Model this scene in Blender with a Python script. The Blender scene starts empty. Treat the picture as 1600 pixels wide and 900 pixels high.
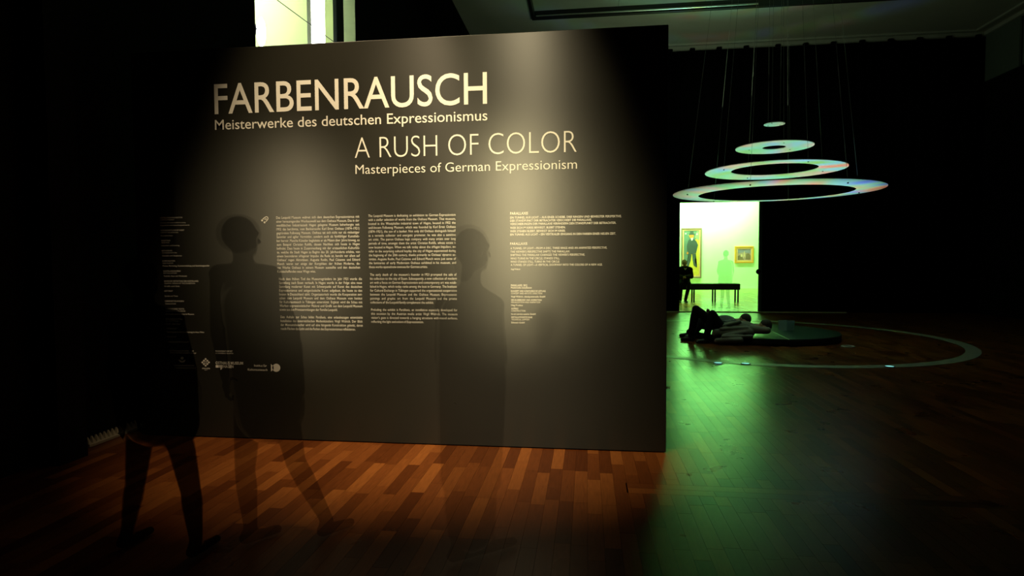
import bpy, bmesh, math, random
from mathutils import Vector, Matrix

random.seed(7)
S = bpy.context.scene
COL = S.collection
PI = math.pi

# ------------------------------------------------------------------ camera
F_PX = 930.435; PITCH = .044; ROLL = -.005; YAW = .125; CAM_H = 1.5
def cam_axes():
    f = Vector((0, math.cos(PITCH), -math.sin(PITCH))); r = Vector((1, 0, 0)); u = r.cross(f)
    r2 = math.cos(ROLL) * r + math.sin(ROLL) * u
    u2 = -math.sin(ROLL) * r + math.cos(ROLL) * u
    m = Matrix.Rotation(YAW, 3, 'Z')
    return m @ r2, m @ u2, m @ f
CR, CU, CF = cam_axes()
CO = Vector((0, 0, CAM_H))
cam_d = bpy.data.cameras.new('camera'); cam = bpy.data.objects.new('camera', cam_d); COL.objects.link(cam)
cam_d.sensor_width = 36; cam_d.lens = F_PX / 1600 * 36; cam_d.clip_end = 200; cam_d.clip_start = .05
cm = Matrix((CR, CU, -CF)).transposed().to_4x4(); cm.translation = CO
cam.matrix_world = cm
S.camera = cam
# ------------------------------------------------------------------ world, view
w = bpy.data.worlds.new('world'); S.world = w; w.use_nodes = True
w.node_tree.nodes['Background'].inputs[0].default_value = (.25, .3, .22, 1)
w.node_tree.nodes['Background'].inputs[1].default_value = .004
S.view_settings.view_transform = 'Standard'; S.view_settings.look = 'None'
S.view_settings.exposure = 0; S.view_settings.gamma = 1
S.view_settings.use_curve_mapping = False
S.cycles.transparent_max_bounces = 24

# ------------------------------------------------------------------ lights
def light(name, kind, loc, target, power, color, **kw):
    d = bpy.data.lights.new(name, kind); d.energy = power; d.color = color
    for k, v in kw.items(): setattr(d, k, v)
    o = bpy.data.objects.new(name, d); COL.objects.link(o); o.location = loc
    if target is not None:
        o.rotation_euler = (Vector(target) - Vector(loc)).to_track_quat('-Z', 'Y').to_euler()
    return o
WARM = (1, .83, .5)
WALL_SPOTS = [
    ('track_spot', (-1.6, -4.5, 3.9), (-.58, 4.7, 1.72), 3300, (1, .84, .45), 12.5),
    ('track_spot', (-6.9, -4.5, 3.8), (-2.4, 4.7, 1.65), 1250, (1, .8, .45), 11.5),
    ('track_spot', (-.75, 3.15, 6.4), (-.85, 4.7, 1.3), 2050, WARM, 37),
    ('track_spot', (-1.95, 3.15, 6.4), (-1.95, 4.7, 1.3), 1550, (1, .78, .48), 40),
]
for n, l, t, p, c, a in WALL_SPOTS:
    light(n, 'SPOT', l, t, p, c, spot_size=math.radians(a), spot_blend=1.0, shadow_soft_size=.3 if l[1] < 0 else .06)
# the next gallery: strong green-white wall washers near its ceiling
GREEN = (.25, 1, .22)
light('gallery_washer', 'AREA', (5.6, 31.7, 5.6), (5.6, 33.2, 3.7), 1250, GREEN, shape='RECTANGLE', size=5, size_y=.3)
light('gallery_ceiling', 'AREA', (5, 25, 5.8), (5, 26, 0), 240, (.6, 1, .22), shape='RECTANGLE', size=5, size_y=5)
light('ring_bounce_fill', 'AREA', (3.44, 11.9, 2.6), (3.44, 11.9, 0), 5, (.45, 1, .6), shape='DISK', size=2.6)  # added unseen fill, stands in for light bounced off the rings
light('ceiling_fill', 'AREA', (2.6, 13, 4.6), (2.6, 14, 8), 27, (.75, 1, .55), shape='DISK', size=3)  # added unseen uplight that brightens the ceiling, no lamp hangs there
# the projector under the rings, throwing moving colours upwards
def projector():
    o = light('ring_projector', 'SPOT', (3.44, 11.65, .42), (3.44, 11.65, 5), 520, (1, 1, 1),
              spot_size=math.radians(84), spot_blend=.4, shadow_soft_size=.16)
    d = o.data; d.use_nodes = True; nt = d.node_tree; em = nt.nodes['Emission']
    tc = nt.nodes.new('ShaderNodeTexCoord')
    mp = nt.nodes.new('ShaderNodeMapping'); mp.inputs['Scale'].default_value = (1, 1, 1)
    nz = nt.nodes.new('ShaderNodeTexNoise'); nz.inputs['Scale'].default_value = 4.2; nz.inputs['Detail'].default_value = 2
    nz.inputs['Distortion'].default_value = 1.4
    cr = nt.nodes.new('ShaderNodeValToRGB'); e = cr.color_ramp.elements
    e[0].position = .34; e[0].color = (.08, .16, .8, 1); e[1].position = .66; e[1].color = (.75, .12, .05, 1)
    for p, c in ((.40, (.30, .55, .85, 1)), (.44, (.12, .5, .3, 1)), (.485, (.28, .85, .5, 1)), (.52, (.12, .42, .05, 1)), (.555, (.36, .5, .06, 1)), (.60, (.6, .5, .6, 1))):
        k = e.new(p); k.color = c
    nt.links.new(tc.outputs['Normal'], mp.inputs['Vector']); nt.links.new(mp.outputs[0], nz.inputs['Vector'])
    nt.links.new(nz.outputs['Fac'], cr.inputs[0]); nt.links.new(cr.outputs[0], em.inputs['Color'])
projector()
# lit stairwell behind the high opening in the left wall
light('stair_light', 'AREA', (-5.2, 11.5, 9.5), (-7.6, 12.5, 5.0), 1100, (.85, 1, .6), shape='RECTANGLE', size=2, size_y=6)

# ------------------------------------------------------------------ helpers
def at(px, py, Y):
    d = CF + CR * ((px - 800) / F_PX) - CU * ((py - 450) / F_PX)
    return CO + d * (Y / d.y)
def atx(px, py, X):
    d = CF + CR * ((px - 800) / F_PX) - CU * ((py - 450) / F_PX)
    return CO + d * (X / d.x)
def atz(px, py, Z):
    d = CF + CR * ((px - 800) / F_PX) - CU * ((py - 450) / F_PX)
    return CO + d * ((Z - CAM_H) / d.z)

def mat(name, col, rough=.6, metal=0, spec=.5, emis=None, estr=0, coat=0, noise=None, bump=0):
    m = bpy.data.materials.new(name); m.use_nodes = True; nt = m.node_tree
    b = nt.nodes['Principled BSDF']
    b.inputs['Base Color'].default_value = (*col, 1); b.inputs['Roughness'].default_value = rough
    b.inputs['Metallic'].default_value = metal; b.inputs['Specular IOR Level'].default_value = spec
    b.inputs['Coat Weight'].default_value = coat
    if emis: b.inputs['Emission Color'].default_value = (*emis, 1); b.inputs['Emission Strength'].default_value = estr
    sc, am = noise if noise else (9, .12)
    tc = nt.nodes.new('ShaderNodeTexCoord'); nz = nt.nodes.new('ShaderNodeTexNoise'); nz.inputs['Scale'].default_value = sc
    nz.inputs['Detail'].default_value = 5
    nt.links.new(tc.outputs['Object'], nz.inputs['Vector'])
    mx = nt.nodes.new('ShaderNodeMix'); mx.data_type = 'RGBA'
    mx.inputs[6].default_value = (*[c * (1 - am) for c in col], 1); mx.inputs[7].default_value = (*[min(1, c * (1 + am)) for c in col], 1)
    nt.links.new(nz.outputs['Fac'], mx.inputs[0]); nt.links.new(mx.outputs[2], b.inputs['Base Color'])
    if bump:
        bp = nt.nodes.new('ShaderNodeBump'); bp.inputs['Strength'].default_value = bump; bp.inputs['Distance'].default_value = .01
        nt.links.new(nz.outputs['Fac'], bp.inputs['Height']); nt.links.new(bp.outputs[0], b.inputs['Normal'])
    return m

def ghost_mat(name, col, opacity):
    """dark, see-through visitor of a long exposure: opaque share on faces turned to the viewer only, soft at the rim"""
    m = bpy.data.materials.new(name); m.use_nodes = True; nt = m.node_tree
    out = nt.nodes['Material Output']; b = nt.nodes['Principled BSDF']
    b.inputs['Base Color'].default_value = (*col, 1); b.inputs['Roughness'].default_value = .95; b.inputs['Specular IOR Level'].default_value = 0
    tr = nt.nodes.new('ShaderNodeBsdfTransparent'); mix = nt.nodes.new('ShaderNodeMixShader')
    lw = nt.nodes.new('ShaderNodeLayerWeight'); lw.inputs['Blend'].default_value = .5
    mr = nt.nodes.new('ShaderNodeMapRange'); mr.interpolation_type = 'SMOOTHSTEP'
    mr.inputs['From Min'].default_value = .98; mr.inputs['From Max'].default_value = .45
    mr.inputs['To Min'].default_value = 0; mr.inputs['To Max'].default_value = opacity
    g = nt.nodes.new('ShaderNodeNewGeometry'); inv = nt.nodes.new('ShaderNodeMath'); inv.operation = 'SUBTRACT'; inv.inputs[0].default_value = 1
    mu = nt.nodes.new('ShaderNodeMath'); mu.operation = 'MULTIPLY'
    nt.links.new(lw.outputs['Facing'], mr.inputs['Value']); nt.links.new(g.outputs['Backfacing'], inv.inputs[1])
    nt.links.new(mr.outputs[0], mu.inputs[0]); nt.links.new(inv.outputs[0], mu.inputs[1])
    nt.links.new(mu.outputs[0], mix.inputs[0]); nt.links.new(tr.outputs[0], mix.inputs[1]); nt.links.new(b.outputs[0], mix.inputs[2])
    nt.links.new(mix.outputs[0], out.inputs['Surface'])
    return m

def floor_mat(name, cols, rough=.28, spec=.6):
    m = bpy.data.materials.new(name); m.use_nodes = True; nt = m.node_tree; b = nt.nodes['Principled BSDF']
    at_ = nt.nodes.new('ShaderNodeAttribute'); at_.attribute_name = 'tone'
    cr = nt.nodes.new('ShaderNodeValToRGB'); e = cr.color_ramp.elements
    e[0].position = 0; e[0].color = (*cols[0], 1); e[1].position = 1; e[1].color = (*cols[-1], 1)
    for i, c in enumerate(cols[1:-1]): k = e.new((i + 1) / (len(cols) - 1)); k.color = (*c, 1)
    nt.links.new(at_.outputs['Fac'], cr.inputs[0])
    tc = nt.nodes.new('ShaderNodeNewGeometry'); mp = nt.nodes.new('ShaderNodeMapping'); mp.inputs['Scale'].default_value = (22, 2.0, 2)
    nz = nt.nodes.new('ShaderNodeTexNoise'); nz.inputs['Scale'].default_value = 4; nz.inputs['Detail'].default_value = 7
    nt.links.new(tc.outputs['Position'], mp.inputs[0]); nt.links.new(mp.outputs[0], nz.inputs['Vector'])
    mx = nt.nodes.new('ShaderNodeMix'); mx.data_type = 'RGBA'; mx.blend_type = 'MULTIPLY'; mx.inputs[0].default_value = .55
    r2 = nt.nodes.new('ShaderNodeValToRGB'); r2.color_ramp.elements[0].color = (.65, .65, .65, 1); r2.color_ramp.elements[1].color = (1.25, 1.25, 1.25, 1)
    r2.color_ramp.elements[0].position = .3; r2.color_ramp.elements[1].position = .7
    nt.links.new(nz.outputs['Fac'], r2.inputs[0]); nt.links.new(cr.outputs[0], mx.inputs[6]); nt.links.new(r2.outputs[0], mx.inputs[7])
    nt.links.new(mx.outputs[2], b.inputs['Base Color'])
    b.inputs['Roughness'].default_value = rough; b.inputs['Specular IOR Level'].default_value = spec
    n2 = nt.nodes.new('ShaderNodeTexNoise'); n2.inputs['Scale'].default_value = 3; n2.inputs['Detail'].default_value = 6
    nt.links.new(tc.outputs['Position'], n2.inputs['Vector'])
    mr = nt.nodes.new('ShaderNodeMapRange'); mr.inputs['To Min'].default_value = rough * .8; mr.inputs['To Max'].default_value = rough * 1.25
    nt.links.new(n2.outputs['Fac'], mr.inputs['Value']); nt.links.new(mr.outputs[0], b.inputs['Roughness'])
    bp = nt.nodes.new('ShaderNodeBump'); bp.inputs['Strength'].default_value = .08; bp.inputs['Distance'].default_value = .01
    nt.links.new(n2.outputs['Fac'], bp.inputs['Height']); nt.links.new(bp.outputs[0], b.inputs['Normal'])
    return m

def tag(o, label=None, cat=None, group=None, kind=None):
    if label: o['label'] = label
    if cat: o['category'] = cat
    if group: o['group'] = group
    if kind: o['kind'] = kind
    return o
def thing(name, label, cat, loc=(0, 0, 0), group=None):
    o = bpy.data.objects.new(name, None); COL.objects.link(o); o.location = loc; o.empty_display_size = .1
    return tag(o, label, cat, group)
def link(name, me, m=None, parent=None, smooth=False):
    o = bpy.data.objects.new(name, me); COL.objects.link(o)
    if m is not None and not me.materials: me.materials.append(m)
    if parent is not None:
        o.parent = parent
        o.matrix_parent_inverse = Matrix.Translation(-Vector(world_loc(parent)))
    if smooth:
        for p in me.polygons: p.use_smooth = True
    return o
def world_loc(o):
    v = Vector(o.location)
    p = o.parent
    if p is not None and o.type == 'EMPTY': v = v + world_loc(p)
    return v if o.type == 'EMPTY' else Vector((0, 0, 0)) if p is None else Vector((0, 0, 0))
def bm_new(): return bmesh.new()
def bm_obj(name, bm, m, parent=None, smooth=False):
    bmesh.ops.recalc_face_normals(bm, faces=bm.faces)
    me = bpy.data.meshes.new(name); bm.to_mesh(me); bm.free()
    return link(name, me, m, parent, smooth)
def box(bm, x0, x1, y0, y1, z0, z1, bev=0):
    vs = [bm.verts.new((x, y, z)) for x in (x0, x1) for y in (y0, y1) for z in (z0, z1)]
    fs = [(0, 1, 3, 2), (4, 6, 7, 5), (0, 4, 5, 1), (2, 3, 7, 6), (0, 2, 6, 4), (1, 5, 7, 3)]
    faces = [bm.faces.new([vs[i] for i in f]) for f in fs]
    if bev:
        es = list({e for f in faces for e in f.edges})
        bmesh.ops.bevel(bm, geom=es, offset=bev, segments=1, affect='EDGES')
    return bm
def box_o(name, b, m, parent=None, bev=0):
    bm = bm_new(); box(bm, *b, bev=bev); return bm_obj(name, bm, m, parent)
def tube(bm, pts, r, n=8, r2=None):
    pts = [Vector(p) for p in pts]; rings = []
    for i, p in enumerate(pts):
        d = (pts[min(i + 1, len(pts) - 1)] - pts[max(i - 1, 0)]).normalized()
        a = d.cross(Vector((0, 0, 1)));  a = a.normalized() if a.length > .01 else Vector((1, 0, 0))
        b = d.cross(a); rr = r if r2 is None else r + (r2 - r) * i / (len(pts) - 1)
        rings.append([bm.verts.new(p + rr * (math.cos(t) * a + math.sin(t) * b)) for t in [2 * PI * k / n for k in range(n)]])
    for A, B in zip(rings, rings[1:]):
        for k in range(n): bm.faces.new((A[k], A[(k + 1) % n], B[(k + 1) % n], B[k]))
    bm.faces.new(rings[0]); bm.faces.new(rings[-1]); return bm
def disc(bm, c, r0, r1, z0, z1, z0i=None, z1i=None, n=96):
    """flat plate (r0=0) or ring with thickness"""
    x, y = c; z0i = z0 if z0i is None else z0i; z1i = z1 if z1i is None else z1i
    def circ(r, z): return [bm.verts.new((x + r * math.cos(2 * PI * k / n), y + r * math.sin(2 * PI * k / n), z)) for k in range(n)]
    a, b = circ(r1, z0), circ(r1, z1)
    for k in range(n): bm.faces.new((a[k], a[(k + 1) % n], b[(k + 1) % n], b[k]))
    if r0 <= 0: bm.faces.new(a); bm.faces.new(b)
    else:
        c_, d_ = circ(r0, z0i), circ(r0, z1i)
        for k in range(n):
            k2 = (k + 1) % n
            bm.faces.new((c_[k], c_[k2], d_[k2], d_[k])); bm.faces.new((a[k], a[k2], c_[k2], c_[k])); bm.faces.new((b[k], b[k2], d_[k2], d_[k]))
    return bm
def ball(bm, c, r, rot=None, seg=20):
    r = Vector(r) if hasattr(r, '__len__') else Vector((r, r, r))
    M = Matrix.Translation(c) @ ((rot.to_4x4()) if rot else Matrix()) @ Matrix.Diagonal((*r, 1))
    bmesh.ops.create_uvsphere(bm, u_segments=seg, v_segments=max(8, seg // 2 + 2), radius=1, matrix=M)

# ------------------------------------------------------------------ materials
PANEL_Y = 4.711
M_panel = mat('charcoal_wall_paint', (.023, .022, .016), rough=.37, spec=.5, noise=(2.5, .1), bump=.05)
def streaky(m, an=.85):
    nt = m.node_tree; b = nt.nodes['Principled BSDF']; tg = nt.nodes.new('ShaderNodeTangent'); tg.direction_type = 'UV_MAP'; tg.uv_map = 'roller'
    b.inputs['Anisotropic'].default_value = an; nt.links.new(tg.outputs[0], b.inputs['Tangent'])
streaky(M_panel)
M_vinyl = mat('cream_vinyl', (.84, .8, .7), rough=.6, noise=(30, .03))
M_black = mat('black_wall_paint', (.006, .006, .006), rough=.85, spec=.15)
M_cloth = mat('black_curtain_cloth', (.004, .004, .005), rough=1, spec=0)
M_plaster = mat('ceiling_plaster', (.55, .56, .5), rough=.85, noise=(1.5, .1))
M_frieze = mat('grey_frieze', (.16, .2, .17), rough=.8)
M_opal = mat('opal_ceiling_glass', (.5, .56, .5), rough=.35, noise=(.8, .2))
M_steel = mat('brushed_steel', (.55, .57, .55), rough=.3, metal=1)
M_dframe = mat('dark_frame_metal', (.03, .03, .03), rough=.4, metal=.5)
M_white = mat('white_gallery_paint', (.85, .86, .82), rough=.8, noise=(2, .03))
M_ring = mat('white_projection_plate', (.85, .85, .85), rough=.55, noise=(6, .03))
M_wire = mat('steel_wire', (.2, .22, .2), rough=.5, metal=0)
M_mat = mat('black_mirror_mat', (.016, .034, .028), rough=.33, spec=.35)
M_matside = mat('black_mat_edge', (.006, .006, .006), rough=.7)
M_tape = mat('pale_floor_band', (.22, .23, .17), rough=.42)
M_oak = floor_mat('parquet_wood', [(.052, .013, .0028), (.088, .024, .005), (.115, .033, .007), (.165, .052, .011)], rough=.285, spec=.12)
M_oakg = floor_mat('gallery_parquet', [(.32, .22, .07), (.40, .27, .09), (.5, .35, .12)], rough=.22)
M_sub = mat('floor_joint', (.02, .008, .004), rough=.7)
M_bone = mat('pale_grille', (.5, .43, .3), rough=.6)

# ------------------------------------------------------------------ setting
HALL_R = 10.79; FAR = 17.99; CEIL = 7.66; LEFT = -4.07
floor = box_o('floor', (-9, HALL_R + .3, -6, FAR + .3, -.2, -.008), M_sub); tag(floor, kind='structure')

def plank_mesh(w_, l_, tone, name='plank'):
    bm = bm_new(); g = .0006
    box(bm, g, w_ - g, g, l_ - g, -.012, 0)
    me = bpy.data.meshes.new(name); bmesh.ops.recalc_face_normals(bm, faces=bm.faces); bm.to_mesh(me); bm.free()
    a = me.attributes.new('tone', 'FLOAT', 'FACE')
    for i in range(len(me.polygons)): a.data[i].value = tone
    me.materials.append(M_oak); return me
PW, PL = .088, .56
VAR = [plank_mesh(PW, PL, (i + .3) / 12) for i in range(12)]
VARX = [plank_mesh(PL, PW, (i + .3) / 6) for i in range(6)]
cells = []
XB0, XB1, YB0, YB1 = .26, HALL_R, 3.86, 3.86 + 2 * PW    # cross band of boards
for ix in range(int((HALL_R + 4.2) / PW) + 1):
    x = LEFT - .06 + ix * PW
    off = random.random() * PL if ix % 2 else (PL / 2 + random.random() * .1)
    y = 1.2 - off
    while y < FAR:
        inband = x > XB0 and y + PL > YB0 and y < YB1
        if inband: y_next = YB1 if y >= YB0 else None
        if inband:
            cells.append((x, y, 'cut')); y += PL; continue
        cells.append((x, y, 'n')); y += PL
rest = bm_new(); tl = rest.faces.layers.float.new('tone')
def add_plank(bm, x0, x1, y0, y1, tone):
    if y1 - y0 < .01: return
    n0 = len(bm.faces); g = .0006
    v = [bm.verts.new(p) for p in ((x0 + g, y0 + g, 0), (x1 - g, y0 + g, 0), (x1 - g, y1 - g, 0), (x0 + g, y1 - g, 0),
                                   (x0 + g, y0 + g, -.012), (x1 - g, y0 + g, -.012), (x1 - g, y1 - g, -.012), (x0 + g, y1 - g, -.012))]
    for f in ((0, 1, 2, 3), (0, 4, 5, 1), (1, 5, 6, 2), (2, 6, 7, 3), (3, 7, 4, 0)):
        bm.faces.new([v[i] for i in f])[tl] = tone
def inview(x, y):
    d = Vector((x, y, 0)) - CO; k = d.dot(CF)
    if k <= .1: return False
    px = 800 + F_PX * d.dot(CR) / k; py = 450 - F_PX * d.dot(CU) / k
    if not (-20 < px < 1620 and py < 930): return False
    return not (y > PANEL_Y + .1 and px < 1035)
vis = [c for c in cells if c[2] == 'n' and inview(c[0] + PW / 2, c[1] + PL / 2)]
vis.sort(key=lambda c: (Vector((c[0], c[1], 0)) - CO).length)
single = set((c[0], c[1]) for c in vis[:262])
for c in cells:
    x, y, k = c
    if k == 'cut':
        add_plank(rest, x, x + PW, y, min(y + PL, YB0), random.random())
        add_plank(rest, x, x + PW, max(y, YB1), y + PL, random.random())
    elif (x, y) in single:
        o = bpy.data.objects.new('plank', random.choice(VAR)); COL.objects.link(o); o.location = (x, y, 0); o.parent = floor
    else: add_plank(rest, x, x + PW, y, y + PL, random.random())
for r_ in range(2):
    x = XB0 + r_ * .2; n = 0
    if r_: add_plank(rest, XB0, x, YB0 + PW, YB0 + 2 * PW, .4)
    while x < HALL_R:
        if n < 8:
            o = bpy.data.objects.new('plank', random.choice(VARX)); COL.objects.link(o); o.location = (x, YB0 + r_ * PW, 0); o.parent = floor
        else: add_plank(rest, x, x + PL, YB0 + r_ * PW, YB0 + (r_ + 1) * PW, random.random())
        x += PL; n += 1
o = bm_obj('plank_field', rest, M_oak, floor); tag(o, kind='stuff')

# left wall with the lit opening
WO = dict(y0=7.05, y1=10.33, z0=3.2, z1=7.1)
bm = bm_new()
box(bm, LEFT - .35, LEFT, 3.25, WO['y0'], 0, CEIL + .5)
box(bm, LEFT - .35, LEFT, WO['y1'], FAR + .3, 0, CEIL + .5)
box(bm, LEFT - .35, LEFT, WO['y0'], WO['y1'], 0, WO['z0'])
box(bm, LEFT - .35, LEFT, WO['y0'], WO['y1'], WO['z1'], CEIL + .5)
tag(bm_obj('wall_left', bm, M_black), kind='structure')
# added black wall return, only there to blacken the left edge of the view
e = atz(137, 697, 0)
bm = bm_new(); ex = e.x * .95; ey = e.y * .95
box(bm, LEFT - .35, ex, ey - .25, ey, 0, CEIL); tag(bm_obj('wall_added', bm, M_black), kind='structure')
# far wall with doorway
DX0, DX1, DH = 2.71, 4.93, 3.24
bm = bm_new()
box(bm, LEFT, DX0, FAR + .06, FAR + .36, 0, CEIL + .5); box(bm, DX1 + .1, HALL_R + .3, FAR + .06, FAR + .36, 0, CEIL + .5)
box(bm, DX0, DX1 + .1, FAR + .06, FAR + .36, DH, CEIL + .5)
tag(bm_obj('wall_back', bm, M_black), kind='structure')
bm = bm_new(); box(bm, HALL_R, HALL_R + .3, -6, FAR + .3, 0, CEIL + .5); tag(bm_obj('wall_right', bm, M_black), kind='structure')
bm = bm_new(); box(bm, HALL_R - .05, HALL_R, 16.62, FAR - .08, 6.33, CEIL); tag(bm_obj('trim_5', bm, M_frieze), kind='structure')
bm = bm_new(); box(bm, HALL_R - .05, HALL_R, 13.2, 16.5, 6.33, CEIL); tag(bm_obj('trim_6', bm, M_frieze), kind='structure')
bm = bm_new(); box(bm, -9, HALL_R + .3, -6.2, -6, 0, CEIL); tag(bm_obj('wall_front', bm, M_black), kind='structure')
# ceiling: plaster border around a laylight
LX0, LX1, LY0, LY1 = -1.38, 9.2, 7.4, 15.35
bm = bm_new()
box(bm, -3.15, HALL_R + .3, LY1, FAR + .3, CEIL, CEIL + .3)
box(bm, -3.15, HALL_R + .3, 2, LY0, CEIL, CEIL + .3)
box(bm, -3.15, LX0, LY0, LY1, CEIL, CEIL + .3); box(bm, LX1, HALL_R + .3, LY0, LY1, CEIL, CEIL + .3)
tag(bm_obj('ceiling', bm, M_plaster), kind='structure')
bm = bm_new(); box(bm, LEFT - .05, -3.15, 2, FAR, CEIL - .02, CEIL + .3); box(bm, -9, HALL_R + .3, -6, 2, CEIL, CEIL + .3)
tag(bm_obj('trim_1', bm, M_black), kind='structure')
lay = thing('skylight', 'unlit rectangular opal glass skylight set in the dark hall ceiling above the rings', 'skylight', (LX0, LY1, CEIL + .02))
nx = 5
for i in range(nx):
    a = LX0 + .06 + i * (LX1 - LX0 - .12) / nx
    box_o('pane', (a + .004, a + (LX1 - LX0 - .12) / nx - .004, LY0 + .06, LY1 - .06, CEIL + .16, CEIL + .2), M_opal, lay)
box_o('frame_bar', (LX0, LX1, LY1 - .07, LY1, CEIL - .05, CEIL + .22), M_dframe, lay, .01)
box_o('frame_bar', (LX0, LX0 + .07, LY0, LY1 - .07, CEIL - .05, CEIL + .22), M_dframe, lay, .01)
box_o('frame_bar', (LX1 - .07, LX1, LY0, LY1 - .07, CEIL - .05, CEIL + .22), M_dframe, lay, .01)
box_o('frame_bar', (LX0, LX1, LY0, LY0 + .07, CEIL - .05, CEIL + .22), M_dframe, lay, .01)
rail = box_o('edge_rail', (LX0 + .1, 4.1, LY1 - .11, LY1 - .075, CEIL + .0, CEIL + .04), M_steel, lay, .008); rail['label'] = 'shiny steel edge rail'
# cornice strips
def cornice(name, b): tag(box_o(name, b, M_plaster, None, .01), kind='structure')
cornice('trim_2', (-3.15, HALL_R - .45, FAR - .36, FAR - .24, CEIL - .05, CEIL)); cornice('trim_3', (HALL_R - .45, HALL_R - .33, 6, FAR - .24, CEIL - .05, CEIL))
cornice('trim_4', (-3.15, HALL_R - .12, FAR - .12, FAR, CEIL - .1, CEIL - .0)); cornice('trim_7', (HALL_R - .12, HALL_R, 6, FAR, CEIL - .1, CEIL))

# black curtains hung over the back wall, clipped along the top
def curtain(label, x0, x1, z0, z1, clips):
    t = thing('curtain', label, 'curtain', (x0, FAR - .02, z0))
    n = max(4, int((x1 - x0) / .045)); bm = bm_new(); A = []; B = []
    for i in range(n + 1):
        x = x0 + (x1 - x0) * i / n; y = FAR - .03 + .028 * math.sin(x * 23 + .8 * math.sin(x * 3.1))
        A.append(bm.verts.new((x, y, z0))); B.append(bm.verts.new((x, y - .01, z1 + .012 * math.sin(x * 8.5))))
    for i in range(n): bm.faces.new((A[i], A[i + 1], B[i + 1], B[i]))
    o = bm_obj('cloth', bm, M_cloth, t, True)
    o.modifiers.new('thick', 'SOLIDIFY').thickness = .008
    if clips:
        x = x0 + .3
        while x < x1 - .1:
            bm = bm_new(); box(bm, x - .07, x + .07, FAR - .17, FAR - .1, z1 - .06, z1 + .05, .012)
            c = bm_obj('clip', bm, M_cloth, t)
            x += .74
    return t
curtain('black cloth covering the back wall to the left of the bright doorway', -3.1, DX0 - .02, .03, CEIL - .13, True)
curtain('black cloth hanging above the bright doorway', DX0 - .01, DX1 + .09, DH + .01, CEIL - .13, True)
curtain('wide black cloth covering the back wall to the right of the doorway', DX1 + .11, HALL_R - .02, .03, CEIL - .13, True)
M_sill = mat('pale_threshold', (.5, .42, .25), rough=.45)
tag(box_o('trim_8', (2.3, 7.3, FAR - .16, FAR - .075, 0, .03), M_sill, None, .005), kind='structure')

# doorway frame
M_jamb = mat('grey_green_jamb', (.035, .05, .045), rough=.6)
d1 = thing('door_1', None, None, (DX0, FAR, 0)); tag(d1, kind='structure')
box_o('jamb', (DX1 + .005, DX1 + .085, FAR - .02, FAR + .055, 0, DH), M_jamb, d1, .005)
box_o('jamb', (DX0 - .05, DX0, FAR + .02, FAR + .5, 0, DH), M_black, d1, .005)
box_o('lintel', (DX0, DX1, FAR + .02, FAR + .5, DH - .0, DH + .06), M_black, d1, .005)
bm = bm_new(); k = at(1185.5, 424.5, FAR + .03); ball(bm, k, .078, seg=16); tube(bm, [k, (DX1 + .02, k.y, k.z)], .022, 10)
bm_obj('door_knob', bm, M_black, d1, True)

# gallery beyond the door
GY = 33.18; GX0, GX1, GC = -1.5, 11.5, 6.0
tag(box_o('floor_gallery', (GX0, GX1, FAR + .36, GY + .2, -.2, -.006), M_sub), kind='structure')
gf = bpy.data.objects['floor_gallery']
bm = bm_new(); tl = bm.faces.layers.float.new('tone')
x = GX0
while x < GX1:
    y = FAR + .31 - random.random() * .0
    yy = y
    while yy < GY:
        L = 1.4 if yy > y else .4 + random.random()
        add_plank(bm, x, x + .14, yy, min(yy + L, GY), random.random()); yy += L
    x += .14
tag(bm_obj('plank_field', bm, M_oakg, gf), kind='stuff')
tag(box_o('wall_gallery_back', (GX0, GX1, GY, GY + .2, 0, GC), M_white), kind='structure')
tag(box_o('wall_gallery_left', (GX0 - .2, GX0, FAR + .36, GY + .2, 0, GC), M_white), kind='structure')
tag(box_o('wall_gallery_right', (GX1, GX1 + .2, FAR + .36, GY + .2, 0, GC), M_white), kind='structure')
tag(box_o('ceiling_gallery', (GX0 - .2, GX1 + .2, FAR + .36, GY + .2, GC, GC + .2), M_white), kind='structure')
tag(box_o('baseboard_gallery', (GX0, GX1, GY - .03, GY, 0, .07), M_white), kind='structure')

# stairwell behind the high opening
M_cream = mat('lit_cream_wall', (.8, .84, .66), rough=.8, noise=(1, .02))
M_greenwall = mat('pale_green_wall', (.55, .66, .36), rough=.8)
SX = -7.6; SH = 10.5
bm = bm_new(); box(bm, SX - .2, SX, 5, 19, 2, SH); tag(bm_obj('wall_stairwell', bm, M_cream), kind='structure')
bm = bm_new(); box(bm, SX, LEFT - .35, 18.8, 19, 2, SH); tag(bm_obj('wall_stairwell_end', bm, M_cream), kind='structure')
bm = bm_new(); box(bm, SX - .2, LEFT - .35, 4.8, 5, 2, SH); tag(bm_obj('wall_stairwell_near', bm, M_black), kind='structure')
bm = bm_new(); box(bm, LEFT - .37, LEFT - .35, 5, 18.8, CEIL + .5, SH); tag(bm_obj('wall_stairwell_side', bm, M_cream), kind='structure')
bm = bm_new(); box(bm, SX - .2, LEFT - .35, 4.8, 19, SH, SH + .2); tag(bm_obj('ceiling_stairwell', bm, M_cream), kind='structure')
bm = bm_new(); box(bm, SX - .2, LEFT - .35, 4.8, 19, 1.8, 2); tag(bm_obj('floor_stairwell', bm, M_cream), kind='structure')
win = thing('window_1', None, None, (LEFT, WO['y0'], WO['z0'])); tag(win, kind='structure')
a, b = atx(525, 66, LEFT).y, atx(537, 65, LEFT).y
m1 = box_o('mullion', (LEFT - .05, LEFT + .02, a, a + .1, WO['z0'], WO['z1']), M_jamb, win, .01)
box_o('mullion', (LEFT - .06, LEFT + .01, a + .1, b, WO['z0'], WO['z1']), M_dframe, win, .01)
box_o('reveal', (LEFT - .36, LEFT - .004, WO['y1'] - .012, WO['y1'] + .004, WO['z0'], WO['z1']), M_greenwall, win)
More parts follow.
